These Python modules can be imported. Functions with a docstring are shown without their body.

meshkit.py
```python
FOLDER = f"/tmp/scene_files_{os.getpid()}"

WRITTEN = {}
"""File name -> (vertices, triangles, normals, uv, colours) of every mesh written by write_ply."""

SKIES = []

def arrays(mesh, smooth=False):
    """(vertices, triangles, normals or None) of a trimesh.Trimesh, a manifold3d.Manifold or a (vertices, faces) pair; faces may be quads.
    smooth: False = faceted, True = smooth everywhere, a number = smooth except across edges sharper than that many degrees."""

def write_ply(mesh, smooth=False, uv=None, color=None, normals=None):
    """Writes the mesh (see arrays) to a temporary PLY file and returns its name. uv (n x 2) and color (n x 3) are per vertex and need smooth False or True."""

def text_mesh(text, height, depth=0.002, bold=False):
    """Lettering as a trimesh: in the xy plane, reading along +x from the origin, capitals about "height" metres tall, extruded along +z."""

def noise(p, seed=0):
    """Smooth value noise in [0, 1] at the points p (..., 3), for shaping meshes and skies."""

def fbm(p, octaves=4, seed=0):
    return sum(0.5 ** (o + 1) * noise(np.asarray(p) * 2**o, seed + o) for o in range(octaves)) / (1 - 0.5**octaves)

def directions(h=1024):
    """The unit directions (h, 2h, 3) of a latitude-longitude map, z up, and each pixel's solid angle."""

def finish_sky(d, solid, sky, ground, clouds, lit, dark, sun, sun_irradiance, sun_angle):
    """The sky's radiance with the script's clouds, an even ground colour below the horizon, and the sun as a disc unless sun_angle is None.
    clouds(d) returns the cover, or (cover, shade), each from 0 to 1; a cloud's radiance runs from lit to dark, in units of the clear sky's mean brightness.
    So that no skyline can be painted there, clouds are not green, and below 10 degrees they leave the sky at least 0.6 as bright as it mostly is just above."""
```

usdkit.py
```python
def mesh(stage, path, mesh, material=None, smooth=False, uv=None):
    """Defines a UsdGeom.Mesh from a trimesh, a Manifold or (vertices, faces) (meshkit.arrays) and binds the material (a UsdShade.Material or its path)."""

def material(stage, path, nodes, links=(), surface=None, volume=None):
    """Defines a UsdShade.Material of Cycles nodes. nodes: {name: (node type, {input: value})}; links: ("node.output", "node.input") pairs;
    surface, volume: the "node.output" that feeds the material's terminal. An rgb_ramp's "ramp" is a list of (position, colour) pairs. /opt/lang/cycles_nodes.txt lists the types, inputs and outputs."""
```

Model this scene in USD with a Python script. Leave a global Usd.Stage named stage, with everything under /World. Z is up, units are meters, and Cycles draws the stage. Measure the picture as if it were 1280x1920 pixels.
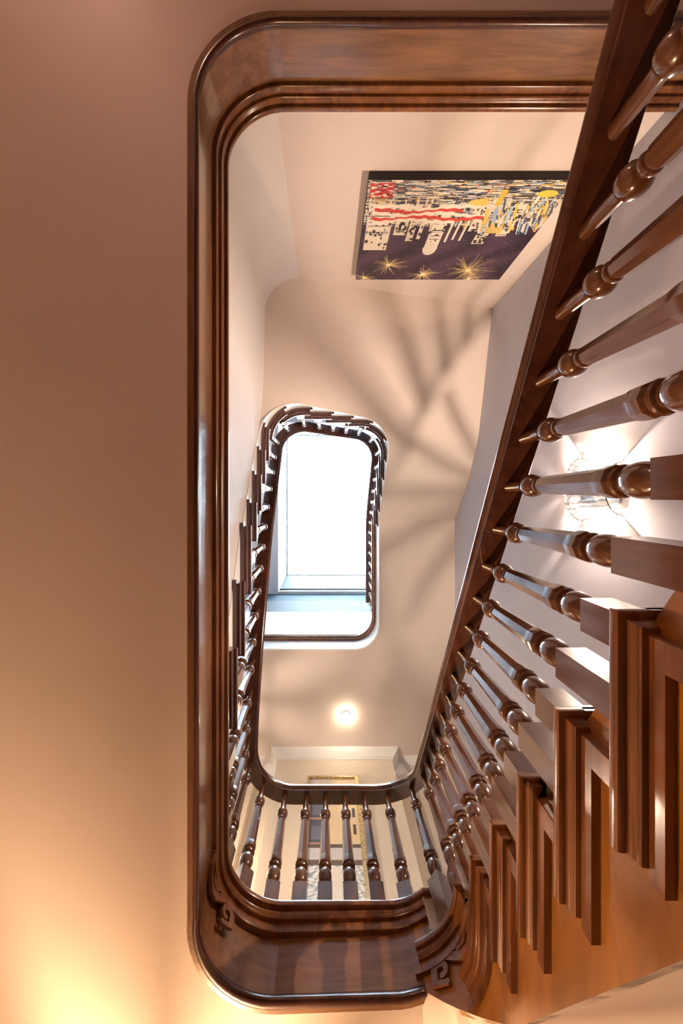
import math, random
import numpy as np, trimesh, shapely
from shapely.geometry import Polygon, LineString, Point, box as sbox
from shapely import affinity
from shapely.ops import unary_union
import usdkit
from pxr import Usd, UsdGeom, UsdLux, UsdShade, Sdf, Gf, Vt

stage = Usd.Stage.CreateInMemory()
UsdGeom.SetStageUpAxis(stage, 'Z'); UsdGeom.SetStageMetersPerUnit(stage, 1.0)
UsdGeom.Xform.Define(stage, '/World'); UsdGeom.Scope.Define(stage, '/World/Looks')
rng = random.Random(7); nrng = np.random.default_rng(7)

# ------------------------------------------------------------------ camera, light, exposure
# Plan unit: 1 u = 1.95 mm. World x = picture right, world y = picture down, z up. The camera lies on
# its back in the stair hall and looks straight up.  r = height above the camera / 1.56 m.
S, H0, CAMZ = 0.00195, 1.56, 0.953 * 1.56
F, VX, VY = 800.0, 613.0, 930.0
cam = UsdGeom.Camera.Define(stage, '/World/camera')
cam.AddTransformOp().Set(Gf.Matrix4d(1, 0, 0, 0, 0, -1, 0, 0, 0, 0, -1, 0, 0, 0, CAMZ, 1))
cam.CreateHorizontalApertureAttr(36.0); cam.CreateVerticalApertureAttr(54.0)
cam.CreateFocalLengthAttr(36.0 * F / 1280)
cam.CreateHorizontalApertureOffsetAttr((640 - VX) / 1280 * 36.0)
cam.CreateVerticalApertureOffsetAttr(-(960 - VY) / 1280 * 36.0)
cam.CreateClippingRangeAttr(Gf.Vec2f(0.05, 500))
cam.CreateExposureAttr(0.0)
sky = UsdLux.DomeLight.Define(stage, '/World/sky')
sky.CreateColorAttr(Gf.Vec3f(0.68, 0.85, 1.0)); sky.CreateIntensityAttr(11.0)
LAMP, LAMP_UP, LAMP_DIM = (1.0, 0.66, 0.34), (1.0, 0.76, 0.56), (1.0, 0.60, 0.42)
SCONCE_UP, SCONCE_HALL, FILL_FRONT, DOWNLIGHT = 42000.0, 68000.0, 20000.0, 200.0
FILL_LANDING = 24000.0

# ------------------------------------------------------------------ helpers
used = {}
LOC = {}
def numbered(parent, name):
    k = used[(parent, name)] = used.get((parent, name), -1) + 1
    return parent + '/' + (name if k == 0 else f'{name}_{k:03d}')

def z_(r): return CAMZ + np.asarray(r, float) * H0
def W(x, y, r): return np.stack(np.broadcast_arrays(np.asarray(x, float) * S, np.asarray(y, float) * S, z_(r)), -1)

def tag(prim, label=None, cat=None, group=None, kind=None):
    for k, v in (('label', label), ('category', cat), ('group', group), ('kind', kind)):
        if v: prim.SetCustomDataByKey(k, v)

def thing(name, loc, label, cat=None, group=None, kind=None):
    path = numbered('/World', name)
    x = UsdGeom.Xform.Define(stage, path); x.AddTranslateOp().Set(Gf.Vec3d(*map(float, loc)))
    LOC[path] = np.array(loc, float); tag(x.GetPrim(), label, cat, group, kind)
    return path

def obj(name, mesh, m, parent='/World', smooth=35, label=None, cat=None, group=None, kind=None):
    """One Mesh prim; vertices are given in world metres."""
    path = numbered(parent, name)
    off = LOC.get(parent, np.zeros(3)); LOC[path] = off
    if isinstance(mesh, (tuple, list)):
        mesh = trimesh.Trimesh(np.asarray(mesh[0], float), np.asarray(mesh[1], int), process=False)
    else: mesh = mesh.copy()
    mesh.vertices = mesh.vertices - off
    p = usdkit.mesh(stage, path, mesh, m, smooth=smooth)
    tag(p.GetPrim(), label, cat, group, kind)
    return path

def cat(*ms): return trimesh.util.concatenate([m for m in ms if m is not None])
def outward(m):
    if m.volume < 0: m.invert()
    return m
def tri2d(poly):
    return trimesh.creation.triangulate_polygon(poly, engine='earcut')

def normals_of(P, closed=False):
    """Mitred normals on the side (dy, -dx) of a polyline."""
    d = np.diff(P, axis=0); d /= np.linalg.norm(d, axis=1, keepdims=True)
    n = np.stack([d[:, 1], -d[:, 0]], 1)
    a, b = np.vstack([n[:1], n]), np.vstack([n, n[-1:]])
    return (a + b) / np.maximum(1 + (a * b).sum(1, keepdims=True), 0.3)

def sweep(P, N, r, prof, scale=None, cap=True, closed=False):
    """Sweeps the closed profile [(offset, dz)] (u) along plan points P (u) with normals N at heights r."""
    P, N = np.asarray(P, float), np.asarray(N, float); n = len(P)
    r = np.broadcast_to(np.asarray(r, float), (n,))
    sc = np.ones(n) if scale is None else np.asarray(scale)
    prof = np.asarray(prof, float); k = len(prof)
    xy = P[:, None] + N[:, None] * (prof[None, :, :1] * sc[:, None, None])
    z = z_(r)[:, None] + prof[None, :, 1] * S
    V = np.concatenate([xy * S, z[..., None]], -1).reshape(-1, 3)
    i, j = np.meshgrid(np.arange(n if closed else n - 1), np.arange(k), indexing='ij')
    i, j = i.ravel(), j.ravel(); i2, j2 = (i + 1) % n, (j + 1) % k
    q = np.stack([i * k + j, i2 * k + j, i2 * k + j2, i * k + j2], 1)
    f = [q[:, [0, 1, 2]], q[:, [0, 2, 3]]]
    if cap and not closed:
        pv, pf = tri2d(Polygon(prof))
        near = np.array([np.argmin(((prof - p) ** 2).sum(1)) for p in pv])
        cf = near[pf]
        a = prof[cf]; area = np.cross(a[:, 1] - a[:, 0], a[:, 2] - a[:, 0])
        cf[area < 0] = cf[area < 0][:, ::-1]
        f += [cf, cf[:, ::-1] + (n - 1) * k]
        # side quads must agree with a counter-clockwise profile
    pa = Polygon(prof).exterior.is_ccw
    if not pa: f[0], f[1] = f[0][:, ::-1], f[1][:, ::-1]
    m = trimesh.Trimesh(V, np.vstack(f), process=False)
    return outward(m)

def strip(P, N, o0, o1, rlo, rhi, scale=None):
    """A board that follows the plan points from offset o0 to o1 between the heights rlo and rhi (arrays)."""
    P, N = np.asarray(P, float), np.asarray(N, float); n = len(P)
    sc = np.ones(n) if scale is None else np.asarray(scale)
    lo, hi = np.broadcast_to(rlo, (n,)), np.broadcast_to(rhi, (n,))
    a, b = P + N * (o0 * sc)[:, None], P + N * (o0 * sc + (o1 - o0))[:, None]
    V = np.concatenate([W(a[:, 0], a[:, 1], lo), W(a[:, 0], a[:, 1], hi), W(b[:, 0], b[:, 1], hi), W(b[:, 0], b[:, 1], lo)])
    f = []
    for i in range(n - 1):
        for k in range(4):
            A, B, C, D = k * n + i, k * n + i + 1, ((k + 1) % 4) * n + i + 1, ((k + 1) % 4) * n + i
            f += [(A, B, C), (A, C, D)]
    for i, flip in ((0, 0), (n - 1, 1)):
        q = [i, n + i, 2 * n + i, 3 * n + i]; q = q[::-1] if flip else q
        f += [(q[0], q[1], q[2]), (q[0], q[2], q[3])]
    return outward(trimesh.Trimesh(V, np.array(f), process=False))

def prism(poly, r0, r1):
    """Plan polygon (u) from height r0 to r1."""
    parts = []
    for g in getattr(poly, 'geoms', [poly]):
        m = trimesh.creation.extrude_polygon(g, 1.0, engine='earcut')
        v = m.vertices
        parts.append(trimesh.Trimesh(W(v[:, 0], v[:, 1], r0 + (r1 - r0) * v[:, 2]), m.faces, process=False))
    return outward(cat(*parts))

def bx(x0, x1, y0, y1, r0, r1, c=0.0):
    """Box in plan units; c = chamfer in metres."""
    a, b = W(min(x0, x1), min(y0, y1), min(r0, r1)), W(max(x0, x1), max(y0, y1), max(r0, r1))
    if c <= 0:
        m = trimesh.creation.box(b - a); m.apply_translation((a + b) / 2); return m
    pts = []
    for sx in (0, 1):
        for sy in (0, 1):
            for sz in (0, 1):
                p = np.where([sx, sy, sz], b, a); d = np.where([sx, sy, sz], -c, c)
                for k in range(3):
                    q = p.copy() + d; q[k] = p[k]; pts.append(q)
    return trimesh.convex.convex_hull(np.array(pts))

def tube(pts, rad, seg=8, closed=False):
    pts = np.asarray(pts, float); n = len(pts)
    rad = np.broadcast_to(rad, (n,))
    t = np.gradient(pts, axis=0) if not closed else np.roll(pts, -1, 0) - np.roll(pts, 1, 0)
    t /= np.linalg.norm(t, axis=1, keepdims=True)
    up = np.array([0, 0, 1.0]) if abs(t[:, 2]).max() < 0.9 else np.array([1.0, 0.02, 0])
    a = np.cross(t, up); a /= np.linalg.norm(a, axis=1, keepdims=True); b = np.cross(t, a)
    th = np.arange(seg) / seg * 2 * np.pi
    V = (pts[:, None] + rad[:, None, None] * (a[:, None] * np.cos(th)[None, :, None] + b[:, None] * np.sin(th)[None, :, None])).reshape(-1, 3)
    f = []
    for i in range(n if closed else n - 1):
        for k in range(seg):
            A, B, C, D = i * seg + k, ((i + 1) % n) * seg + k, ((i + 1) % n) * seg + (k + 1) % seg, i * seg + (k + 1) % seg
            f += [(A, B, C), (A, C, D)]
    if not closed:
        V = np.vstack([V, pts[:1], pts[-1:]])
        for k in range(seg):
            f += [(len(V) - 2, (k + 1) % seg, k)[::1], (len(V) - 1, (n - 1) * seg + k, (n - 1) * seg + (k + 1) % seg)]
    return outward(trimesh.Trimesh(V, np.array(f), process=False))

def lathe(prof, center, seg=24):
    """prof: [(radius, z)] in metres about a vertical axis."""
    m = trimesh.creation.revolve(np.array(prof), sections=seg); m.apply_translation(center); return outward(m)

class Path:
    """A polyline with filleted corners; s = arc length. Right-hand side outward normal (dy, -dx)."""
    def __init__(self, pts, R, s0=0.0):
        pts = [np.array(p, float) for p in pts]; self.seg = []; cur = pts[0]; s = s0
        for i in range(1, len(pts)):
            d = pts[i] - cur; d /= np.linalg.norm(d)
            if i < len(pts) - 1:
                e = pts[i + 1] - pts[i]; e /= np.linalg.norm(e)
                ang = math.acos(np.clip(d @ e, -1, 1)); t = R * math.tan(ang / 2)
                a = pts[i] - d * t; turn = 1 if d[0] * e[1] - d[1] * e[0] > 0 else -1
            else: a = pts[i]
            L = np.linalg.norm(a - cur); self.seg.append(('l', s, L, cur, d)); s += L; cur = a
            if i < len(pts) - 1:
                c = a + R * turn * np.array([-d[1], d[0]]); self.seg.append(('a', s, R * ang, c, (a - c, turn / R))); s += R * ang
                cur = pts[i] + e * t
        self.s0, self.s1 = s0, s
    def at(self, s):
        s = np.atleast_1d(np.asarray(s, float)); P, D = np.zeros((len(s), 2)), np.zeros((len(s), 2))
        for k, (kind, a, L, c, d) in enumerate(self.seg):
            m = (s >= a) & (s <= a + L)
            if k == 0: m |= s < a
            if k == len(self.seg) - 1: m |= s > a + L
            if kind == 'l':
                P[m] = c + d * (s[m] - a)[:, None]; D[m] = d
            else:
                v, w = d; th = (s[m] - a) * w; co, si = np.cos(th), np.sin(th)
                q = np.stack([v[0] * co - v[1] * si, v[0] * si + v[1] * co], 1); P[m] = c + q
                D[m] = np.sign(w) * np.stack([-q[:, 1], q[:, 0]], 1) / np.linalg.norm(v)
        return P, np.stack([D[:, 1], -D[:, 0]], 1)
    def samples(self, a, b, step=14.0):
        """s values from a to b: dense on arcs, sparse on lines."""
        out = [a, b]
        for kind, x, L, c, d in self.seg:
            n = max(2, int(L / (step if kind == 'a' else 400)) + 1)
            out += [t for t in np.linspace(x, x + L, n) if a < t < b]
        return np.unique(np.round(out, 3))

# ------------------------------------------------------------------ materials
def M(name, nodes, links=(), surface='p.BSDF'):
    return usdkit.material(stage, '/World/Looks/' + name, nodes, links, surface=surface)

def wood(name, dark, mid, light, grain=(1, 1, 1), rough=0.24, coat=0.5, scale=9.0, bump=0.05):
    return M(name, {
        'tc': ('texture_coordinate', {}), 'geo': ('geometry', {}),
        'map': ('mapping', {'scale': grain}),
        'n1': ('noise_texture', {'scale': scale, 'detail': 5.0, 'roughness': 0.6, 'distortion': 0.6}),
        'n2': ('noise_texture', {'scale': 1.7, 'detail': 2.0}),
        'isl': ('math', {'math_type': 'multiply', 'value2': 0.16}),
        'ad': ('math', {'math_type': 'add'}),
        'sb': ('math', {'math_type': 'subtract', 'value2': 0.08}),
        'mx': ('mix_float', {'fac': 0.35}),
        'ramp': ('rgb_ramp', {'ramp': [(0.28, dark), (0.5, mid), (0.74, light)]}),
        'rr': ('map_range', {'from_min': 0.3, 'from_max': 0.7, 'to_min': rough - 0.05, 'to_max': rough + 0.09}),
        'b': ('bump', {'strength': bump, 'distance': 0.004}),
        'p': ('principled_bsdf', {'specular_ior_level': 0.5, 'coat_weight': coat, 'coat_roughness': 0.12}),
    }, [('geo.position', 'map.vector'), ('map.vector', 'n1.vector'), ('geo.position', 'n2.vector'),
        ('n1.fac', 'mx.a'), ('n2.fac', 'mx.b'), ('geo.random_per_island', 'isl.value1'), ('isl.value', 'ad.value1'), ('mx.value' if False else 'mx.result', 'ad.value2'),
        ('ad.value', 'sb.value1'), ('sb.value', 'ramp.fac'), ('ramp.color', 'p.base_color'),
        ('n2.fac', 'rr.value'), ('rr.result', 'p.roughness'), ('n1.fac', 'b.height'), ('b.normal', 'p.normal')])

D_, M_, L_ = (0.085, 0.027, 0.009), (0.22, 0.076, 0.020), (0.36, 0.142, 0.040)
WOOD_Y = wood('mahogany_along_y', D_, M_, L_, (3.0, 0.35, 3.0))
WOOD_X = wood('mahogany_along_x', D_, M_, L_, (0.35, 3.0, 3.0))
WOOD_Z = wood('mahogany_turned', D_, (0.13, 0.050, 0.021), (0.20, 0.085, 0.034), (4.0, 4.0, 0.5), rough=0.15, coat=0.9)
RAIL = wood('mahogany_rail', (0.04, 0.012, 0.007), (0.085, 0.025, 0.013), (0.15, 0.052, 0.023), (3.0, 0.5, 3.0), rough=0.25, coat=0.5)
STRING = wood('mahogany_string', (0.20, 0.074, 0.013), (0.38, 0.150, 0.027), (0.50, 0.22, 0.045), (1.6, 0.5, 1.6), rough=0.28, coat=0.35, scale=5.0)

WOOD_GLARE = wood('mahogany_glare_tint', (0.055, 0.024, 0.020), (0.125, 0.060, 0.050), (0.21, 0.11, 0.09), (3.0, 0.35, 3.0), rough=0.2, coat=0.8)  # greyed mahogany for the upper flight, skylight glare mixed into its colour
FASX = wood('mahogany_fascia_x', (0.13, 0.058, 0.025), (0.25, 0.117, 0.052), (0.36, 0.18, 0.085), (0.35, 3.0, 3.0), rough=0.22, coat=0.7)
FASY = wood('mahogany_fascia_y', (0.12, 0.05, 0.022), (0.22, 0.098, 0.042), (0.33, 0.16, 0.07), (3.0, 0.35, 3.0), rough=0.22, coat=0.7)

def plaster(name, col, rough=0.7, bump=0.03, var=0.03):
    c = np.array(col)
    return M(name, {
        'geo': ('geometry', {}),
        'n': ('noise_texture', {'scale': 2.2, 'detail': 3.0}), 'f': ('noise_texture', {'scale': 90.0, 'detail': 3.0}),
        'ramp': ('rgb_ramp', {'ramp': [(0.3, tuple(c * (1 - var))), (0.7, tuple(np.minimum(c * (1 + var), 1)))]}),
        'b': ('bump', {'strength': bump, 'distance': 0.003}),
        'p': ('principled_bsdf', {'roughness': rough, 'specular_ior_level': 0.3}),
    }, [('geo.position', 'n.vector'), ('geo.position', 'f.vector'), ('n.fac', 'ramp.fac'), ('ramp.color', 'p.base_color'), ('f.fac', 'b.height'), ('b.normal', 'p.normal')])

WALL = plaster('wall_paint', (0.62, 0.55, 0.53))
WALLR = plaster('grey_wall_paint', (0.49, 0.49, 0.57))
WALL_DAYLIT = plaster('daylit_wall_paint', (0.62, 0.59, 0.61))  # wall paint cooled toward blue, daylight put into the colour
CEIL = plaster('ceiling_paint', (0.66, 0.545, 0.52))
SOFFIT = plaster('soffit_paint', (0.68, 0.60, 0.55))
WHITE = plaster('white_gloss_paint', (0.80, 0.80, 0.80), 0.35, 0.01)
CREAM = plaster('cream_paint', (0.74, 0.66, 0.54))
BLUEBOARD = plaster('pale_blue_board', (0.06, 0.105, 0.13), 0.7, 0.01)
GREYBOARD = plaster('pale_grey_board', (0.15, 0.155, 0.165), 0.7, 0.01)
CARPET = plaster('stair_carpet', (0.16, 0.12, 0.10), 0.95, 0.2)
FLOORM = wood('floor_boards', (0.30, 0.20, 0.11), (0.42, 0.29, 0.17), (0.52, 0.37, 0.22), (3, 0.3, 3), rough=0.4, coat=0.1)
FLOORD = wood('dark_floor_boards', (0.06, 0.03, 0.015), (0.11, 0.055, 0.028), (0.16, 0.085, 0.04), (3, 0.3, 3), rough=0.4, coat=0.1)
BRASS = M('dark_bronze', {'p': ('principled_bsdf', {'base_color': (0.10, 0.085, 0.075), 'metallic': 0.9, 'roughness': 0.35})})
CHROME = M('polished_nickel', {'p': ('principled_bsdf', {'base_color': (0.75, 0.72, 0.68), 'metallic': 1.0, 'roughness': 0.12})})
GOLD = M('gold_leaf', {'geo': ('geometry', {}), 'n': ('noise_texture', {'scale': 40.0, 'detail': 4.0}),
    'ramp': ('rgb_ramp', {'ramp': [(0.3, (0.30, 0.2, 0.09)), (0.6, (0.66, 0.52, 0.28))]}), 'b': ('bump', {'strength': 0.4, 'distance': 0.004}),
    'p': ('principled_bsdf', {'metallic': 0.7, 'roughness': 0.35})},
    [('geo.position', 'n.vector'), ('n.fac', 'ramp.fac'), ('ramp.color', 'p.base_color'), ('n.fac', 'b.height'), ('b.normal', 'p.normal')])
DARKEDGE = M('dark_canvas_edge', {'p': ('principled_bsdf', {'base_color': (0.012, 0.012, 0.018), 'roughness': 0.55})})
PAINT = M('artist_paint', {'a': ('attribute', {'attribute': 'paint'}), 'geo': ('geometry', {}), 'n': ('noise_texture', {'scale': 160.0, 'detail': 2.0}),
    'b': ('bump', {'strength': 0.25, 'distance': 0.002}), 'p': ('principled_bsdf', {'roughness': 0.42})},
    [('a.color', 'p.base_color'), ('geo.position', 'n.vector'), ('n.fac', 'b.height'), ('b.normal', 'p.normal')])
CRYSTAL = M('clear_glass_rod', {'t': ('transparent_bsdf', {'color': (0.68, 0.66, 0.63)}), 'g': ('glossy_bsdf', {'color': (1, 1, 1), 'roughness': 0.04}),
    'lw': ('layer_weight', {'blend': 0.35}), 'm': ('mix_closure', {})},
    [('lw.facing', 'm.fac'), ('t.BSDF', 'm.closure1'), ('g.BSDF', 'm.closure2')], surface='m.closure')
PANE = M('skylight_glass', {'t': ('transparent_bsdf', {'color': (0.96, 0.98, 0.99)}), 'g': ('glossy_bsdf', {'color': (1, 1, 1), 'roughness': 0.02}),
    'fr': ('fresnel', {'IOR': 1.45}), 'm': ('mix_closure', {})}, [('fr.fac', 'm.fac'), ('t.BSDF', 'm.closure1'), ('g.BSDF', 'm.closure2')], surface='m.closure')
def glow(name, strength, col=LAMP):
    return M(name, {'e': ('emission', {'color': col, 'strength': strength})}, surface='e.emission')

# ------------------------------------------------------------------ the line of the stair in plan
RN = 120.0
MP = Path([(256, -1700), (256, 912), (-221, 912), (-221, -345), (290, -345), (290, 912), (-760, 912)], RN, s0=-1801.0)
G1, RISE, GW = 137.0, 0.12, 92.7
front1 = {k: 137.0 * k for k in range(-11, 6)}; front1[6] = 796.0
r1 = {k: 0.487 + RISE * k for k in range(-11, 7)}
RL1 = r1[6]
front2 = {1: 1522.0, 2: 1666.0, 3: 1810.0}
for j in range(4, 20): front2[j] = 1954.0 + (j - 4) * GW
r2 = {j: RL1 + RISE * j for j in range(0, 20)}
RL2 = r2[19]
nodes = [(-11 * G1 - G1, r1[-11] - RISE)] + [(front1[k], r1[k]) for k in range(-11, 7)] + [(1378.0, RL1)] + [(front2[j], r2[j]) for j in range(1, 20)] + [(5000.0, RL2)]
ns, nr = np.array(nodes).T
def NL(s): return np.interp(s, ns, nr)
_ss = np.arange(-1900, 5000, 4.0)
_k = np.exp(-0.5 * (np.arange(-40, 41) * 4 / 55.0) ** 2); _k /= _k.sum()
_sm = np.convolve(np.pad(NL(_ss), 40, mode='edge'), _k, 'valid')
RAIL_OFF = ([-2000, 700, 860, 1400, 1600, 3300, 3420, 5000], [0.430, 0.430, 0.448, 0.448, 0.420, 0.420, 0.445, 0.445])
def rail_r(s): return np.interp(s, _ss, _sm) + np.interp(s, *RAIL_OFF)
allf = sorted([(s, r1[k]) for k, s in front1.items()] + [(s, r2[j]) for j, s in front2.items()])
fs_, fr_ = np.array(allf).T
def treadtop(s): return fr_[np.clip(np.searchsorted(fs_, np.asarray(s) + 1e-6) - 1, 0, len(fr_) - 1)]

XR, XL, YT = 785.0, -720.0, -893.0         # enclosing walls of the stairwell
RC1, RC2 = 1.0, RL2 - 0.207                # undersides of the first and the second floor

# outer ends of the steps of the upper flight
_on = [(1400, XL, 697), (2322, XL, -225), (2410, XL, -893), (2510, -150, -893), (2790, XR, -893), (2970, XR, -300), (3107, XR, -88), (3345, XR, 150), (3600, XR, 405)]
def outer2(s): a = np.array(_on, float); return np.stack([np.interp(s, a[:, 0], a[:, 1]), np.interp(s, a[:, 0], a[:, 2])], -1)
def outer1(s): p, _ = MP.at(s); return np.stack([np.full(len(p), XR), np.minimum(101 + np.asarray(s, float), 101 + 700)], -1)

NOSE = [(28, 0), (3, 0), (0.8, -1.2), (0, -4), (0, -9), (1, -12), (3.5, -13.5), (8, -13.5), (8, -16), (8.6, -19), (10.5, -22), (10.5, -24), (9.6, -26), (10.6, -28), (15, -29), (28, -29)]

def step(parent, s_f, s_next, L, r, outer, mats, has_riser=True):
    """One step: tread board (> nosing with its return, bracket), riser."""
    woodm, board = mats
    o = outer(np.array([s_f]))[0]
    ss = MP.samples(s_f, s_f + L); P, _ = MP.at(ss)
    poly = np.vstack([[o], P]); N = normals_of(poly)
    s2 = MP.samples(s_f, s_next + 30); A, NA = MP.at(s2)
    so = np.linspace(s_f, s_next + 30, 7); B = outer(so)
    plan = Polygon(np.vstack([A + NA * 30, B[::-1]])).buffer(0)
    d = (P[0] - o) / np.linalg.norm(P[0] - o); nf = np.array([d[1], -d[0]])
    body = prism(plan, r - 13.0 / 800, r - 0.8 / 800)
    t = obj('tread', body, board, parent, smooth=False)
    obj('nosing', sweep(poly, N, r, NOSE), woodm, t)
    # applied bracket: band under the return and a strip down the corner of the riser
    b1 = MP.samples(s_f + 17, s_f + L + 11); Pb, Nb = MP.at(b1)
    b2 = MP.samples(s_f + 17, s_f + 43); Pc, Nc = MP.at(b2)
    if outer is outer1:
        br = cat(strip(Pb, Nb, 16, 26, r - 46 / 800, r - 29 / 800), strip(Pc, Nc, 16, 26, r - 94 / 800, r - 46.2 / 800))
    else: br = strip(Pb, Nb, 16, 26, r - 42 / 800, r - 29 / 800)
    obj('bracket', br, woodm, t, smooth=False)
    if has_riser:
        q, nq = MP.at([s_f]); e = np.vstack([o, q[0] + nq[0] * 17])
        obj('riser', sweep(e, np.vstack([nf, nf]), r, [(16, -13), (26, -13), (26, -95), (16, -95)]), woodm, parent, smooth=False)

# ------------------------------------------------------------------ the shell
def struct(name, mesh, m, label, parent='/World', smooth=False):
    return obj(name, mesh, m, parent, smooth, label, None, None, 'structure')

# opening of the first floor: plan line of its nosing
O2 = Path([(-221, 1000), (-221, -867), (785, -867)], 130.0)
sa = np.unique(np.concatenate([MP.samples(796, 1305), [838.0]])); Pa, _ = MP.at(sa)
so_ = [t for t in O2.samples(1000 - 780, O2.s1)]; Pb_, _ = O2.at(so_)
OP = np.vstack([Pa, Pb_]); ON = normals_of(OP)
OSC = 1 + 0.65 * np.clip(ON[:, 1], 0, 1) * np.clip((190 - OP[:, 0]) / 120, 0, 1) * (OP[:, 1] > 700)
FULL = np.vstack([[(XR, 885)], OP]); FN = normals_of(FULL); FSC = np.concatenate([[1.0], OSC])

iF = int(np.searchsorted(sa, 838))
edge = OP + ON * ((30 * OSC)[:, None])
hole1 = Polygon(np.vstack([edge[iF:], [(XR + 2, YT - 4)], [(XR + 2, 1060)], [(edge[iF][0], 1060)]])).buffer(0)
GX0, GX1, GY0, GY1 = -1500, XR, -1750, 1500
struct('ceiling', prism(sbox(GX0, GY0, GX1, GY1).difference(hole1), RC1, RC1 + 0.09), CEIL, 'warm plaster ceiling of the stair hall around the open stairwell')
struct('floor', prism(sbox(GX0, GY0, GX1, GY1), -1.0, -0.953), FLOORD, 'dark boarded floor of the stair hall')
struct('wall_right', bx(XR, XR + 60, GY0, 1760, -0.953, 6.2), WALLR, 'grey painted wall beside both stair flights')
struct('wall_hall_left', bx(GX0 - 40, GX0, GY0, GY1, -0.953, 1.05), CEIL, 'painted hall wall on the left side')
struct('wall_hall_front', bx(GX0, XR, GY0 - 40, GY0, -0.953, 1.05), CEIL, 'painted hall wall toward the front door')
struct('wall_hall_back', bx(GX0, XR, GY1, GY1 + 40, -0.953, 1.05), CEIL, 'painted hall wall below the landing')
hole2 = Polygon(np.vstack([OP + ON * (34 * OSC)[:, None], [(XR + 2, -867 - 34)], [(XR + 2, 893)], [(213, 893)]])).buffer(0)
struct('floor_first', prism(sbox(XL, YT - 20, XR, 1760).difference(hole2), RC1 + 0.10, RL1 - 1 / 800), FLOORM, 'first floor landing boards')

# walls of the stairwell above the first floor
def DEPTH(s): return np.interp(s, [1900, 2200, 2900, 3345], [0.20, 0.235, 0.235, 0.20])
SOF = lambda s: np.minimum(NL(s) - DEPTH(s), RC2)
sg = np.linspace(1618, 3345, 150)
Pi, Ni = MP.at(sg); Pin = Pi + Ni * 29; Pout = outer2(sg)
tt = np.linspace(0, 1, 14)
SX = Pin[:, None] * (1 - tt)[None, :, None] + Pout[:, None] * tt[None, :, None]
SZ = np.repeat(SOF(sg)[:, None], 14, 1)
from scipy.interpolate import LinearNDInterpolator, NearestNDInterpolator
pts2 = SX.reshape(-1, 2) + nrng.normal(0, 1e-3, (SX.size // 2, 2))
li, ne = LinearNDInterpolator(pts2, SZ.ravel()), NearestNDInterpolator(pts2, SZ.ravel())
def soffit_at(p):
    a = li(p); b = ne(p); return np.where(np.isnan(a), b, a)
sw = np.concatenate([np.linspace(1000 - 470, O2.seg[1][1], 40), np.linspace(O2.seg[1][1], O2.seg[1][1] + O2.seg[1][2], 24)[1:], [O2.seg[2][1] + 60]])
Pw, Nw = O2.at(sw)
struct('wall_spandrel', strip(Pw, Nw, 28, 40, RL1 - 0.03, soffit_at(Pw + Nw * 30) + 0.004), WALL_DAYLIT, 'curved plaster wall under the upper flight', smooth=35)
struct('wall_top', bx(XL - 40, XR, YT - 50, YT, RL1 - 0.008, 6.2), WALL, 'plaster wall at the turn of the upper flight where the canvas hangs')
struct('wall_left', bx(XL - 40, XL, YT, 1760, RL1 - 0.1, 6.2), WHITE, 'plaster wall outside the upper flight')
c2 = Path([(320, 100), (320, 942), (-760, 942)], 150.0); pc, _ = c2.at(c2.samples(50, c2.s1))
lower2 = Polygon(np.vstack([[(XR, 150)], [(XR, 1760)], [(XL, 1760)], [(XL, 942)], pc[::-1][1:], [(320, 150)]])).buffer(0)
struct('ceiling_landing', prism(lower2, RC2, RL2 - 2 / 800), SOFFIT, 'plaster ceiling over the first floor landing')

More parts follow.
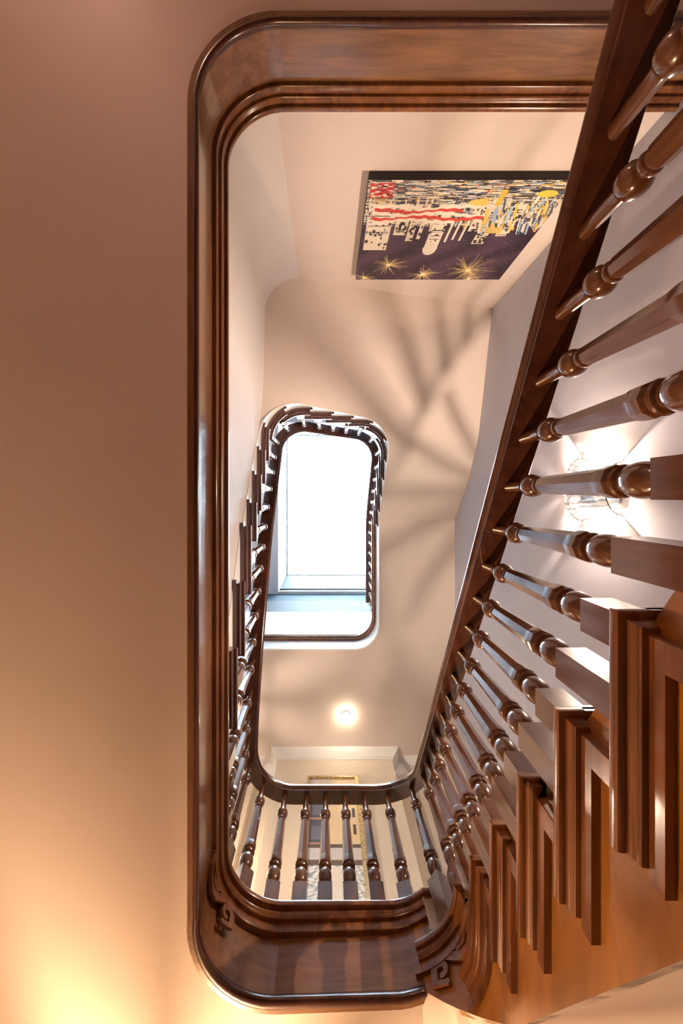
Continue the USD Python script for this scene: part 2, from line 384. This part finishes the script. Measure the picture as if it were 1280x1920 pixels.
# far end of the first floor landing
BY, RY = 1585.0, 1690.0
struct('wall_landing', cat(bx(XL, XR, RY, RY + 60, RL1 - 0.1, RC2 + 0.02), bx(510, XR, 1640, RY, RL1 - 0.1, RC2 + 0.02), bx(XL, -420, 1640, RY, RL1 - 0.1, RC2 + 0.02)), CREAM, 'recessed wall at the end of the landing')
struct('wall_breast', bx(-298, 390, BY, RY, RL1 - 0.1, RC2 + 0.02), CREAM, 'projecting chimney breast on the landing')
CP = np.array([(XR, 1640), (510, 1640), (510, RY), (390, RY), (390, BY), (-298, BY), (-298, RY), (-420, RY), (-420, 1640), (XL, 1640)], float)
CORN = [(-2, 0), (-46, 0), (-46, -5), (-42, -9), (-38, -18), (-30, -30), (-18, -40), (-12, -46), (-12, -52), (-7, -54), (-7, -64), (2, -64)]
trim = thing('trim_1', W(0, BY, RC2), 'moulded plaster cornice round the chimney breast', None, None, 'structure')
obj('cornice', sweep(CP, normals_of(CP), RC2, CORN), WHITE, trim)

# top of the well: lantern with skylight
RT0, RT1 = 5.0, 6.03
LX0, LX1, LY0, LY1 = -458.0, 700.0, -690.0, 895.0
struct('ceiling_top', prism(sbox(XL - 40, YT - 50, XR + 60, 960).difference(sbox(LX0, LY0, LX1, LY1)), RT0, RT0 + 0.06), WHITE, 'white ceiling at the top of the stairwell')
struct('wall_lantern', cat(bx(LX0 - 40, LX0, LY0 - 40, LY1 + 40, RT0 + 0.06, RT1), bx(LX1, LX1 + 40, LY0 - 40, LY1 + 40, RT0 + 0.06, RT1), bx(LX0, LX1, LY0 - 40, LY0, RT0 + 0.06, RT1)), WHITE, 'white sides of the skylight lantern')
struct('wall_bottom', bx(XL, XR, 905, 960, RL2 + 0.004, 4.17), WHITE, 'white parapet wall on the second floor edge')
w1 = thing('window_1', W(0, 100, RT1), 'rooflight of white glass over the stairwell', None, None, 'structure')
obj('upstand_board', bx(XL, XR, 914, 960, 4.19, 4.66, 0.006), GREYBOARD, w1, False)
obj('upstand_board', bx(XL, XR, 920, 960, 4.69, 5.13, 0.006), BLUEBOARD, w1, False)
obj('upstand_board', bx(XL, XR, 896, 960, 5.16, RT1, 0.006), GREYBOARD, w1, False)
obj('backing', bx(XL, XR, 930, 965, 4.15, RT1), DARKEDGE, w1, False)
fr = [bx(LX0 - 20, LX1 + 20, LY0 - 20, LY0 + 14, RT1, RT1 + 0.05), bx(LX0 - 20, LX1 + 20, LY1 - 5, LY1 + 60, RT1, RT1 + 0.05),
      bx(LX0 - 20, LX0 + 14, LY0, LY1, RT1, RT1 + 0.05), bx(LX1 - 14, LX1 + 20, LY0, LY1, RT1, RT1 + 0.05)]
obj('frame', cat(*fr), WHITE, w1, False)
obj('pane', bx(LX0, LX1, LY0, LY1, RT1 + 0.02, RT1 + 0.024), PANE, w1, False)

# ------------------------------------------------------------------ lining of the first floor opening
tr2 = thing('trim_2', W(-221, 0, RC1), 'mahogany lining and moulded nosing of the first floor opening', None, None, 'structure')
def cut(a, b, P=OP, N=ON, sc=OSC): return P[a:b + 1], N[a:b + 1], sc[a:b + 1]
nA = len(sa)
cs = np.concatenate([[0], np.cumsum(np.linalg.norm(np.diff(OP, axis=0), axis=1))])
i_bot = int(np.argmin(np.abs(sa - 879.5))); i_mid = int(np.argmin(np.abs(sa - 1116.5)))
i_left0 = nA - 1
i_left1 = nA + int(np.argmin(np.abs(np.array(so_) - O2.seg[1][1])))
i_top0 = nA + int(np.argmin(np.abs(np.array(so_) - (O2.seg[1][1] + O2.seg[1][2]))))
P0, N0, S0 = cut(0, iF)
obj('fascia_board', strip(P0, N0, 26, 40, 1.045, RL1 - 0.003, S0), WOOD_X, tr2)
for a, b, m in ((iF, i_mid, FASX), (i_mid, i_left0, FASX), (i_left0, i_left1, FASY), (i_left1, i_top0, FASY), (i_top0, len(OP) - 1, FASX)):
    p, n, s = cut(a, b)
    obj('fascia_board', strip(p, n, 26, 40, RC1 - 0.004, RL1 - 0.03, s), m, tr2)
obj('nosing_moulding', sweep(FULL, FN, RL1, NOSE, FSC), WOOD_Y, tr2)
obj('apron_moulding', sweep(OP, ON, RL1, [(16, -29), (16, -44), (17.5, -46), (26.5, -46), (26.5, -29)], OSC), WOOD_Y, tr2)
p, n, s = cut(iF, len(OP) - 1)
BEAD = [(33, 0), (30, -3.2), (26, -4.5), (22.5, -3.4), (20, -0.5), (19.3, 3.5), (20.5, 7.5), (23, 10), (23, 14), (26.5, 15), (33, 15)]
obj('edge_bead', sweep(p, n, RC1, BEAD, s), RAIL, tr2)

def scroll(s0, r0, flip=1):
    """Carved scroll fretwork that hangs below a tread return and follows the curve of the string."""
    c1 = LineString([(2, 4), (8, -8), (22, -18), (42, -22), (62, -17), (78, -4), (90, 6)]).buffer(6.5, quad_segs=4)
    th = np.linspace(0.4, 4.6, 22); rad = 16 - 2.1 * th
    c2_ = LineString([(104 + a * math.cos(t), -13 + a * math.sin(t)) for a, t in zip(rad, th)]).buffer(4.6, quad_segs=4)
    lobe = unary_union([Point(119, -22).buffer(7, quad_segs=5), LineString([(117, -6), (119, -24)]).buffer(6, quad_segs=4), Point(98, -33).buffer(5, quad_segs=4), LineString([(98, -33), (116, -27)]).buffer(4, quad_segs=4)])
    leaf = Polygon([(30, -2), (44, -9), (62, -6), (70, 4), (52, 2)]).buffer(1.5)
    band = sbox(-6, 4, 128, 14)
    g = unary_union([c1, c2_, lobe, leaf, band]).buffer(0.6).buffer(-0.6).simplify(0.4)
    parts = []
    for q in getattr(g, 'geoms', [g]):
        m = trimesh.creation.extrude_polygon(q, 8.0, engine='earcut')
        v, f = trimesh.remesh.subdivide_to_size(m.vertices, m.faces, 14.0)
        P, N = MP.at(s0 + flip * v[:, 0]); o = 17 + v[:, 2]
        xy = P + N * o[:, None]
        parts.append(trimesh.Trimesh(W(xy[:, 0], xy[:, 1], r0 + v[:, 1] / 800), f, process=False))
    return outward(cat(*parts))
obj('carved_scroll', scroll(1330, RL1 - 58 / 800, -1), WOOD_Y, tr2, label='carved mahogany scroll below the nosing in the corner')

# ------------------------------------------------------------------ lower flight
st1 = thing('staircase', W(256, -1500, -0.953), 'lower mahogany flight with bracketed treads rising on the right', 'staircase')
for k in range(-11, 6):
    step(st1, front1[k], front1[k + 1], 214.0 if k < 5 else 153.0, r1[k], outer1, (WOOD_Y, WOOD_Y))
e = np.array([(XR, 885), (213 + 6, 885 + 0)], float)
obj('riser', sweep(e, normals_of(e), RL1, [(16, -13), (26, -13), (26, -95), (16, -95)]), WOOD_X, st1, False)
lowS = ([-1700, 267, 691, 838], [0.423 + 0.000876 * (-1700 - 267), 0.423, 0.423 + 0.000876 * 424, 1.0])
def zlo1(s): return np.interp(s, *lowS)
sv = [-1590.0]
for k in range(-11, 7):
    sv += [front1[k] + 18, front1[k] + 18.02]
sv = np.unique(np.concatenate([sv, MP.samples(-1590, 838, 10)])); sv = sv[sv <= 838]
Ps, Ns = MP.at(sv)
obj('outer_string', strip(Ps, Ns, 26, 44, np.maximum(zlo1(sv), -0.953), np.where(sv < -1489, -0.95, treadtop(sv - 18) - 14 / 800)), STRING, st1)
obj('carved_scroll', scroll(700, r1[5] - 46 / 800), WOOD_Y, st1, label='carved mahogany scroll under the last curved tread')
# plaster soffit of the lower flight
ss = np.unique(np.concatenate([np.linspace(-1540, 600, 30), np.linspace(600, 838, 40)])); q, nq = MP.at(ss); q = q + nq * 27
pp = [(*a, zlo1(b)) for a, b in zip(q, ss)]
for y in np.linspace(-1440, 1060, 50):
    rr = min(0.998, 0.423 + 0.000876 * (y - 368))
    for x in (520, XR): pp.append((x, y, rr))
xe = edge[iF][0] - 8
for x in np.linspace(xe, XR, 9): pp.append((x, 1062, 0.998))
for y in np.linspace(edge[iF][1] - 12, 1050, 6): pp.append((xe, y, 0.998))
pp = np.array(pp)
from scipy.spatial import Delaunay
dl = Delaunay(pp[:, :2])
keep = []
for t in dl.simplices:
    c = pp[t, :2].mean(0)
    if c[0] > 281 or (c[1] > 800 and np.hypot(c[0] - 136, c[1] - 792) > 144): keep.append(t)
keep = np.array(keep); V = W(pp[:, 0], pp[:, 1], pp[:, 2]); n0 = len(V)
V2 = V + [0, 0, 0.02]
obj('soffit', (np.vstack([V, V2]), np.vstack([keep[:, ::-1], keep + n0])), CEIL, st1, smooth=40, label='cream plaster underside')

# ------------------------------------------------------------------ upper flight
st2 = thing('staircase', W(-221, 575, RL1), 'upper winding flight with white string curving round below the skylight', 'staircase')
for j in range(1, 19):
    step(st2, front2[j], front2[j + 1], 200.0 if j < 4 else 122.0, r2[j], outer2, (WOOD_GLARE, WOOD_GLARE))
sv = [1440.0]
for j in range(1, 20): sv += [front2[j] + 18, front2[j] + 18.02]
sv = np.unique(np.concatenate([sv, MP.samples(1440, 3345, 10)])); sv = sv[sv <= 3345]
Ps, Ns = MP.at(sv)
zl = np.clip(NL(sv) - DEPTH(sv), RL1 - 0.02, RC2)
obj('outer_string', strip(Ps, Ns, 26, 30, zl - 0.005, np.maximum(treadtop(sv - 18) - 14 / 800, zl + 0.005)), WHITE, st2, label='white painted outer string')
gi, gj = np.meshgrid(np.arange(149), np.arange(13), indexing='ij'); a = (gi * 14 + gj).ravel()
Q = np.stack([a, a + 14, a + 15, a + 1], 1); F_ = np.vstack([Q[:, [0, 1, 2]], Q[:, [0, 2, 3]]])
V = W(SX[..., 0].ravel(), SX[..., 1].ravel(), SZ.ravel()); n0 = len(V)
obj('soffit', (np.vstack([V, V + [0, 0, 0.02]]), np.vstack([F_[:, ::-1], F_ + n0])), SOFFIT, st2, smooth=40, label='plaster underside of the winding steps')

# second floor edge
tr3 = thing('trim_3', W(290, 400, RC2), 'white fascia and dark nosing of the second floor opening', None, None, 'structure')
s3 = MP.samples(3345, MP.s1); P3, N3 = MP.at(s3)
obj('fascia_board', strip(P3, N3, 26, 36, RC2 - 0.004, RL2 - 28 / 800), WHITE, tr3)
obj('nosing_moulding', sweep(P3, N3, RL2, NOSE), WOOD_Y, tr3)

# ------------------------------------------------------------------ balustrades
RAILP = [(-22, 0), (22, 0), (22.5, 5), (26, 8), (28.5, 13), (27.5, 18), (21.5, 20), (19.5, 23), (22.5, 26), (21, 31), (13, 36), (4, 38), (-4, 38), (-13, 36), (-21, 31), (-22.5, 26), (-19.5, 23), (-21.5, 20), (-27.5, 18), (-28.5, 13), (-26, 8), (-22.5, 5)]
def rail(parent, a, b):
    s = np.unique(np.concatenate([MP.samples(a, b, 9), np.arange(a, b, 40.0)])); P, N = MP.at(s)
    obj('handrail', sweep(P + N * 24, N, rail_r(s), RAILP), RAIL, parent, 28)

def turned(seg=24):
    """Profile of the turned part: (radius u, depth below the handrail u, octagon share)."""
    P = [(7.8, 0, 0), (7.9, -20, 0), (8.2, -44, 0), (8.8, -56, 0), (10.5, -60, 0), (14.0, -63, 0), (15.5, -68, 0), (15.6, -73, 0), (14.4, -79, 0), (11.0, -84, 0),
         (8.6, -85.5, 0), (8.6, -88, 0), (10.8, -89.5, 0), (11.4, -92, 0), (10.8, -94.5, 0), (9.0, -96, 0), (9.0, -98, 0),
         (11.2, -100, 1), (11.4, -104, 1), (14.3, -218, 1), (16.0, -226, 1), (16.6, -234, 1), (16.6, -241, 1), (13.0, -244.5, 1),
         (12.8, -244.5, 0), (12.5, -247, 0), (15.0, -248.5, 0), (16.2, -251, 0), (15.0, -254, 0), (11.6, -256, 0), (11.2, -258.5, 0),
         (13.5, -261, 0), (15.8, -266, 0), (16.8, -273, 0), (16.6, -280, 0), (15.2, -288, 0), (12.6, -294, 0), (10.5, -297, 0), (10.5, -299, 0), (13.0, -300, 0), (13.0, -304, 0)]
    th = np.arange(seg) / seg * 2 * np.pi
    octa = math.cos(math.pi / 8) / np.cos((th % (math.pi / 4)) - math.pi / 8)
    V = []
    for R, z, w in P:
        rr = R * ((1 - w) + w * octa)
        V.append(np.stack([rr * np.cos(th), rr * np.sin(th), np.full(seg, z)], 1))
    # the eight-sided shaft is a piece of its own, so that its arrises stay crisp
    runs, f, out, base = [(0, 17), (17, 23), (23, len(P) - 1)], [], [], 0
    for a, b in runs:
        for i in range(a, b):
            for k in range(seg):
                A, B = base + (i - a) * seg + k, base + (i - a) * seg + (k + 1) % seg
                f += [(A, B + seg, B), (A, A + seg, B + seg)]
        out += V[a:b + 1]; base += (b + 1 - a) * seg
    return np.vstack(out), np.array(f)
TV, TF = turned()
TV16, TF16 = turned(16)
def baluster(parent, s, fine=True):
    (p,), (n,) = MP.at([s]); c = p + n * 24
    rt, rb = float(rail_r(s)), float(treadtop(s))
    Vt_, Ft_ = (TV, TF) if fine else (TV16, TF16)
    v = Vt_.copy(); v[:, 2] = np.where(v[:, 2] > -1, 6.0, v[:, 2])
    ang = math.atan2(n[1], n[0]); co, si = math.cos(ang), math.sin(ang)
    V = W(c[0] + v[:, 0] * co - v[:, 1] * si, c[1] + v[:, 0] * si + v[:, 1] * co, rt + v[:, 2] / 800)
    b = obj('baluster', trimesh.Trimesh(V, Ft_, process=False), WOOD_Z, parent, 32)
    top, bot = rt - 304 / 800, rb
    h = 17.0
    if top - bot < 0.02: return
    zz = [(h, bot), (h, top - 1.5 / 800), (h - 1.5, top)]
    pr = np.array([(-1, -1), (1, -1), (1, 1), (-1, 1)], float)
    V = []
    for hh, r in zz:
        k = pr * hh; V.append(W(c[0] + k[:, 0] * co - k[:, 1] * si, c[1] + k[:, 0] * si + k[:, 1] * co, r))
    V = np.vstack(V); f = []
    for i in range(2):
        for k in range(4):
            A, B, C, D = i * 4 + k, i * 4 + (k + 1) % 4, i * 4 + 4 + (k + 1) % 4, i * 4 + 4 + k
            f += [(A, B, C), (A, C, D)]
    f += [(8, 9, 10), (8, 10, 11), (0, 2, 1), (0, 3, 2)]
    obj('base_block', outward(trimesh.Trimesh(V, np.array(f), process=False)), WOOD_Z, b, False)

b1_ = thing('balustrade', W(280, -1500, -0.9), 'near balustrade of turned balusters along the lower flight on the right', 'balustrade')
rail(b1_, -1600, 812)
for k in range(-11, 5):
    for d in (22, 90.5): baluster(b1_, front1[k] + d)
for s in (706, 766): baluster(b1_, s)
b2_ = thing('balustrade', W(0, 930, RL1), 'level balustrade across the edge of the first floor landing', 'balustrade')
rail(b2_, 812.6, 1490)
for s in (838, 899.5, 960.5, 1020.5, 1080, 1142, 1206, 1270, 1334, 1398, 1462): baluster(b2_, s)
b3_ = thing('balustrade', W(-246, 575, RL1), 'far balustrade winding up with the upper flight to the skylight', 'balustrade')
rail(b3_, 1490.6, 3984)
for i in range(4): baluster(b3_, 1546 + 72 * i)
s = 1834.0
while s < 3980:
    baluster(b3_, s, False); s += 72 if s < 1950 else 74

# ------------------------------------------------------------------ wall lamps
def basis(x, y, r, out):
    o = np.array(out, float); t = np.array([-o[1], o[0]])
    return lambda w, u, dz: W(x + o[0] * w + t[0] * u, y + o[1] * w + t[1] * u, r + np.asarray(dz) / 800)
def wall_lamp(x, y, r, out, power, label, col=LAMP):
    B = basis(x, y, r, out)
    t = thing('wall_lamp', W(x, y, r - 0.11), label, 'wall lamp', 'cut glass wall lamps')
    pl = np.array([B(w, u, dz) for w in (0.5, 7) for u in (-42, 42) for dz in (-78, 78)] + [B(w, u, dz) for w in (0.5, 7) for u in (-36, 36) for dz in (-86, 86)])
    obj('back_plate', trimesh.convex.convex_hull(pl), CHROME, t, False)
    def arc(a, b, n): th = np.linspace(-np.pi / 2, np.pi / 2, n); return [(b * math.cos(q), a * math.sin(q)) for q in th]
    for a, b, dz, rad in ((97, 59, 86, 1.4), (97, 59, 78, 0.9), (70, 44, -86, 1.4)):
        obj('ring', tube([B(w + 0.5, u, dz) for w, u in arc(a, b, 33)], rad * S, 6), BRASS, t)
    n = 15
    for (w0, u0), (w1, u1) in zip(arc(95, 57, n), arc(69, 43, n)):
        obj('glass_rod', tube([B(w0 + 1.5, u0, 84), B((w0 + w1) / 2 + 3, (u0 + u1) / 2, 0), B(w1 + 1.5, u1, -84)], 4.4 * S, 6), CRYSTAL, t)
    for u, w in ((-70, 20), (-48, 44), (-22, 54), (0, 58), (22, 54), (48, 44), (70, 20)):  # top rods added to stripe the upward light into petals
        obj('glass_rod', tube([B(w + 0.5, u, 86), B(w * 0.8 + 2, u * 0.8, 104), B(w * 0.45 + 3, u * 0.45, 116), B(4, 0, 122)], 3.6 * S, 6), CRYSTAL, t)
    obj('arm', tube([B(5, 0, -30), B(18, 0, -38), B(28, 0, -34), B(28, 0, -22)], 2.6 * S, 8), CHROME, t)
    c = B(28, 0, 0)
    obj('lamp_holder', lathe([(0, -0.045), (0.011, -0.045), (0.011, -0.022), (0, -0.022)], c, 14), CHROME, t)
    bulb = trimesh.creation.icosphere(2, 0.009); bulb.apply_scale([1, 1, 1.6]); bulb.apply_translation(c)
    obj('bulb', bulb, glow('lamp_glow_%d' % used[('/World', 'wall_lamp')], power, col), t, True)
wall_lamp(XR, -20, 1.53, (-1, 0), SCONCE_UP, 'glowing cut glass wall lamp behind the balusters of the lower flight', LAMP_UP)
wall_lamp(-300, GY1, 0.56, (0, -1), SCONCE_HALL, 'wall lamp low on the hall wall below the landing')
wall_lamp(-700, GY0, 0.45, (0, 1), FILL_FRONT, 'added unseen wall lamp on the front hall wall for ambient light', LAMP_DIM)  # lamp added behind the camera to lift the hall ceiling
wall_lamp(XL, 1250, 2.15, (1, 0), FILL_LANDING, 'added unseen wall lamp that brightens the landing from its outer wall', LAMP_UP)  # lamp added out of view to brighten the landing walls and ceiling

dlp = thing('ceiling_lamp', W(115, 1345, RC2), 'small round glowing lamp on the landing ceiling', 'ceiling lamp')
c = W(115, 1345, RC2)
obj('base', lathe([(0, -0.012), (0.045, -0.012), (0.05, -0.004), (0.05, -0.0005), (0, -0.0005)], c, 28), WHITE, dlp)
g = trimesh.creation.icosphere(3, 0.026); g.apply_translation(c + [0, 0, -0.036])
obj('globe', g, glow('opal_glow', DOWNLIGHT, (1.0, 0.80, 0.55)), dlp, True)

# ------------------------------------------------------------------ pictures
def panel(name, parent, origin, ux, uy, img, m):
    """A flat painted canvas: a fine grid of vertices, each with its colour. img[row from bottom, column]."""
    ny, nx, _ = img.shape
    u, v = np.meshgrid(np.linspace(0, 1, nx), np.linspace(0, 1, ny))
    V = origin + u[..., None] * ux + v[..., None] * uy
    a = (np.arange(ny - 1)[:, None] * nx + np.arange(nx - 1)[None]).ravel()
    Fq = np.vstack([np.stack([a, a + 1, a + nx + 1], 1), np.stack([a, a + nx + 1, a + nx], 1)])
    path = numbered(parent, name); off = LOC[parent]; LOC[path] = off
    mm = usdkit.mesh(stage, path, trimesh.Trimesh(V.reshape(-1, 3) - off, Fq, process=False), m, smooth=False)
    UsdGeom.PrimvarsAPI(mm).CreatePrimvar('paint', Sdf.ValueTypeNames.Color3fArray, 'vertex').Set(Vt.Vec3fArray.FromNumpy(img.reshape(-1, 3).astype(np.float32)))
    return path

def canvas_city(nx=330, ny=308):
    """Night city with fireworks: pale towers, red and white bands, coloured lights along the river."""
    g = np.random.default_rng(11); im = np.zeros((ny, nx, 3)); X, Y = np.meshgrid(np.arange(nx) / nx, np.arange(ny) / ny)
    im[:] = (0.045, 0.022, 0.050); im += (g.random((ny, nx, 1)) - 0.5) * 0.012
    im += 0.02 * np.sin(X * 21 + 3 * np.sin(Y * 9))[..., None] * np.array([1, .5, .9]); im = np.clip(im, 0.008, 1)
    def rect(x0, x1, y0, y1, c):
        im[(X >= x0) & (X < x1) & (Y >= y0) & (Y < y1)] = c
    cols = [(.75, .68, .58), (.62, .58, .52), (.02, .02, .03), (.10, .16, .30), (.55, .38, .06), (.35, .5, .65), (.7, .62, .5), (.5, .04, .03)]
    im[Y < .36] = (.10, .09, .10)
    for k in range(1500):                                   # busy riverside in thin strokes
        x, y = g.random() * 1.05 - .05, g.random() ** 1.1 * .37; c = cols[[0, 1, 2, 2, 6, 0, 3, 0, 2, 6, 5, 1, 2, 2, 0, 1, 4][g.integers(17)]]
        if g.random() < .5 and y > .12: rect(x, x + .004 + .006 * g.random(), y, y + .02 + .05 * g.random(), c)
        else: rect(x, x + .02 + .07 * g.random(), y, y + .0035 + .004 * g.random(), c)
    for k in range(60):
        x, y = g.random(), g.random() * .1; rect(x, x + .012, y, y + .006, cols[[4, 7, 5, 4][g.integers(4)]])
    rect(0.01, 0.13, 0.02, 0.13, (0.45, 0.03, 0.03))
    for k in range(60): x, y = 0.01 + .12 * g.random(), .02 + .1 * g.random(); rect(x, x + .02, y, y + .006, cols[g.integers(3)])
    def tower(x0, x1, y1, win=True):
        rect(x0, x1, 0.18, y1, (.68, .62, .53))
        for k in range(int((x1 - x0) * 260)):
            x = x0 + (x1 - x0) * g.random(); y = 0.2 + (y1 - 0.22) * g.random()
            rect(x, x + .006 + .012 * g.random(), y, y + .012 + .02 * g.random(), (.03, .025, .03))
        for k in range(int((y1 - .18) * 26)):
            y = 0.2 + (y1 - .2) * g.random(); rect(x0 + .01, x1 - .01, y, y + .006, (.04, .03, .04))
    tower(0.02, 0.16, 0.62); tower(0.18, 0.25, 0.46); tower(0.26, 0.30, 0.52); tower(0.32, 0.34, 0.50)
    tower(0.385, 0.465, 0.58); im[((X - .425) / .042) ** 2 + ((Y - .60) / .075) ** 2 < 1] = (.62, .58, .5)
    for x in (.49, .53, .57): rect(x, x + .012, .3, .5 + .04 * g.random(), (.72, .66, .56))
    tower(0.60, 0.66, 0.42); tower(0.66, .73, .55); tower(.77, .84, .47)
    for k in range(90):
        x = .62 + .38 * g.random(); y = .12 + .26 * g.random(); w = .004 + .01 * g.random(); h = .03 + .1 * g.random()
        sh = (Y - y) * .25; im[(X - sh > x) & (X - sh < x + w) & (Y > y) & (Y < y + h)] = [(.30, .48, .70), (.72, .66, .58), (.06, .10, .2), (.7, .5, .08)][g.integers(4)]
    rect(.70, .78, .38, .44, (.62, .47, .16)); im[((X - .58) / .055) ** 2 + ((Y - .17) / .03) ** 2 < 1] = (.66, .52, .13); rect(.665, .695, .07, .19, (.66, .50, .06)); im[((X - .90) / .05) ** 2 + ((Y - .10) / .028) ** 2 < 1] = (.60, .54, .08)
    for y0, x0, x1, c in ((.21, .04, .60, (.74, .68, .6)), (.24, .05, .52, (.52, .045, .03)), (.265, .04, .62, (.74, .68, .6)), (.30, .04, .64, (.55, .05, .03)), (.325, .05, .50, (.74, .68, .6))):
        wob = 0.012 * np.sin(X * 17 + y0 * 40) + .004 * np.sin(X * 91); im[(X > x0) & (X < x1) & (np.abs(Y - y0 - wob) < .0135)] = c
    for k in range(220):                                    # spray of paint
        x, y = g.random(), .5 + .5 * g.random(); c = .12 + .25 * g.random(); rect(x, x + .004, y, y + .005, (c, c * .85, c * .7))
    for cx, cy, R, n in ((.20, .80, .14, 44), (.45, .925, .13, 46), (.74, .87, .20, 60), (.06, .97, .10, 30), (.78, .985, .10, 30)):
        for k in range(n):
            a = 2 * np.pi * g.random(); L = R * (.3 + .7 * g.random()); tt_ = np.linspace(0, 1, 70)
            px, py = ((cx + L * tt_ * math.cos(a)) * nx).astype(int), ((cy + L * tt_ * math.sin(a) * 1.05) * ny).astype(int)
            ok = (px >= 0) & (px < nx) & (py >= 0) & (py < ny); f = (1 - .55 * tt_[ok])[:, None]
            im[py[ok], px[ok]] = np.array([.80, .62, .30]) * f
        im[((X - cx) / .014) ** 2 + ((Y - cy) / .015) ** 2 < 1] = (.9, .78, .45)
    return np.clip(im, 0, 1)

r_b, r_t, xl_, xr_ = 1.465, 2.14, 115.0, 690.0
pt = thing('painting', W((xl_ + xr_) / 2, YT, r_b), 'large unframed night city canvas with fireworks on the far wall', 'painting')
obj('canvas_block', bx(xl_, xr_, YT + 0.5, YT + 24, r_b, r_t, 0.003), DARKEDGE, pt, False)
panel('painted_face', pt, W(xl_, YT + 24.6, r_b), W(xr_, 0, 0) - W(xl_, 0, 0), W(0, 0, r_t) - W(0, 0, r_b), canvas_city(), PAINT)

def canvas_house(nx=140, ny=300):
    g = np.random.default_rng(5); im = np.zeros((ny, nx, 3)); X, Y = np.meshgrid(np.arange(nx) / nx, np.arange(ny) / ny)
    im[:] = (.72, .58, .36); im += (g.random((ny, nx, 1)) - .5) * .03
    def rect(x0, x1, y0, y1, c): im[(X >= x0) & (X < x1) & (Y >= y0) & (Y < y1)] = c
    rect(0, .42, 0, 1, (.40, .24, .17)); rect(.0, .5, .93, 1, (.62, .55, .50))
    rect(.08, .38, .81, .90, (.80, .38, .02))
    for y0, y1 in ((.62, .80), (.42, .60)): rect(.06, .36, y0, y1, (.06, .07, .10)); rect(.10, .32, y0 + .02, y1 - .05, (.13, .15, .21))
    rect(.86, .92, .62, .70, (.03, .03, .03)); rect(.86, .92, .48, .56, (.03, .03, .03))
    rect(0, 1, .38, .405, (.10, .07, .06)); rect(0, 1, .30, .38, (.55, .56, .58)); rect(0, 1, .26, .295, (.12, .08, .07)); rect(0, 1, 0, .26, (.55, .62, .66))
    w = np.sin(X * 30 + 8 * np.sin(Y * 40)) + np.sin(Y * 95 + 5 * np.sin(X * 14)); m = (Y < .26) & (w > .7); im[m] = (.85, .87, .86)
    m = (Y < .26) & (w < -1.1); im[m] = (.25, .33, .38); rect(.42, .62, 0, .25, (.72, .70, .62))
    return np.clip(im, 0, 1)
q0, q1, qx0, qx1 = 2.02, 2.985, -108.0, 178.0
fp = thing('framed_picture', W((qx0 + qx1) / 2, BY, q0), 'tall gilt framed picture of houses by water behind the landing balusters', 'picture')
fw = 26
obj('backing_board', bx(qx0 + 3, qx1 - 3, BY - 8, BY - 0.5, q0 + .003, q1 - .003), DARKEDGE, fp, False)
for a in ((qx0, qx0 + 10, q0, q1), (qx1 - fw, qx1, q0, q1)): obj('frame_rail', bx(a[0], a[1], BY - 22, BY - 8, a[2], a[3], 0.004), GOLD, fp, False)
for a in ((q0, q0 + .02), (q1 - .014, q1)): obj('frame_rail', bx(qx0 + 10, qx1 - fw, BY - 20, BY - 8, a[0], a[1], 0.004), GOLD, fp, False)
panel('painted_face', fp, W(qx0 + 8, BY - 9, q0 + .01), W(qx1 - 20, 0, 0) - W(qx0 + 8, 0, 0), W(0, 0, q1 - .01) - W(0, 0, q0 + .01), canvas_house(), PAINT)
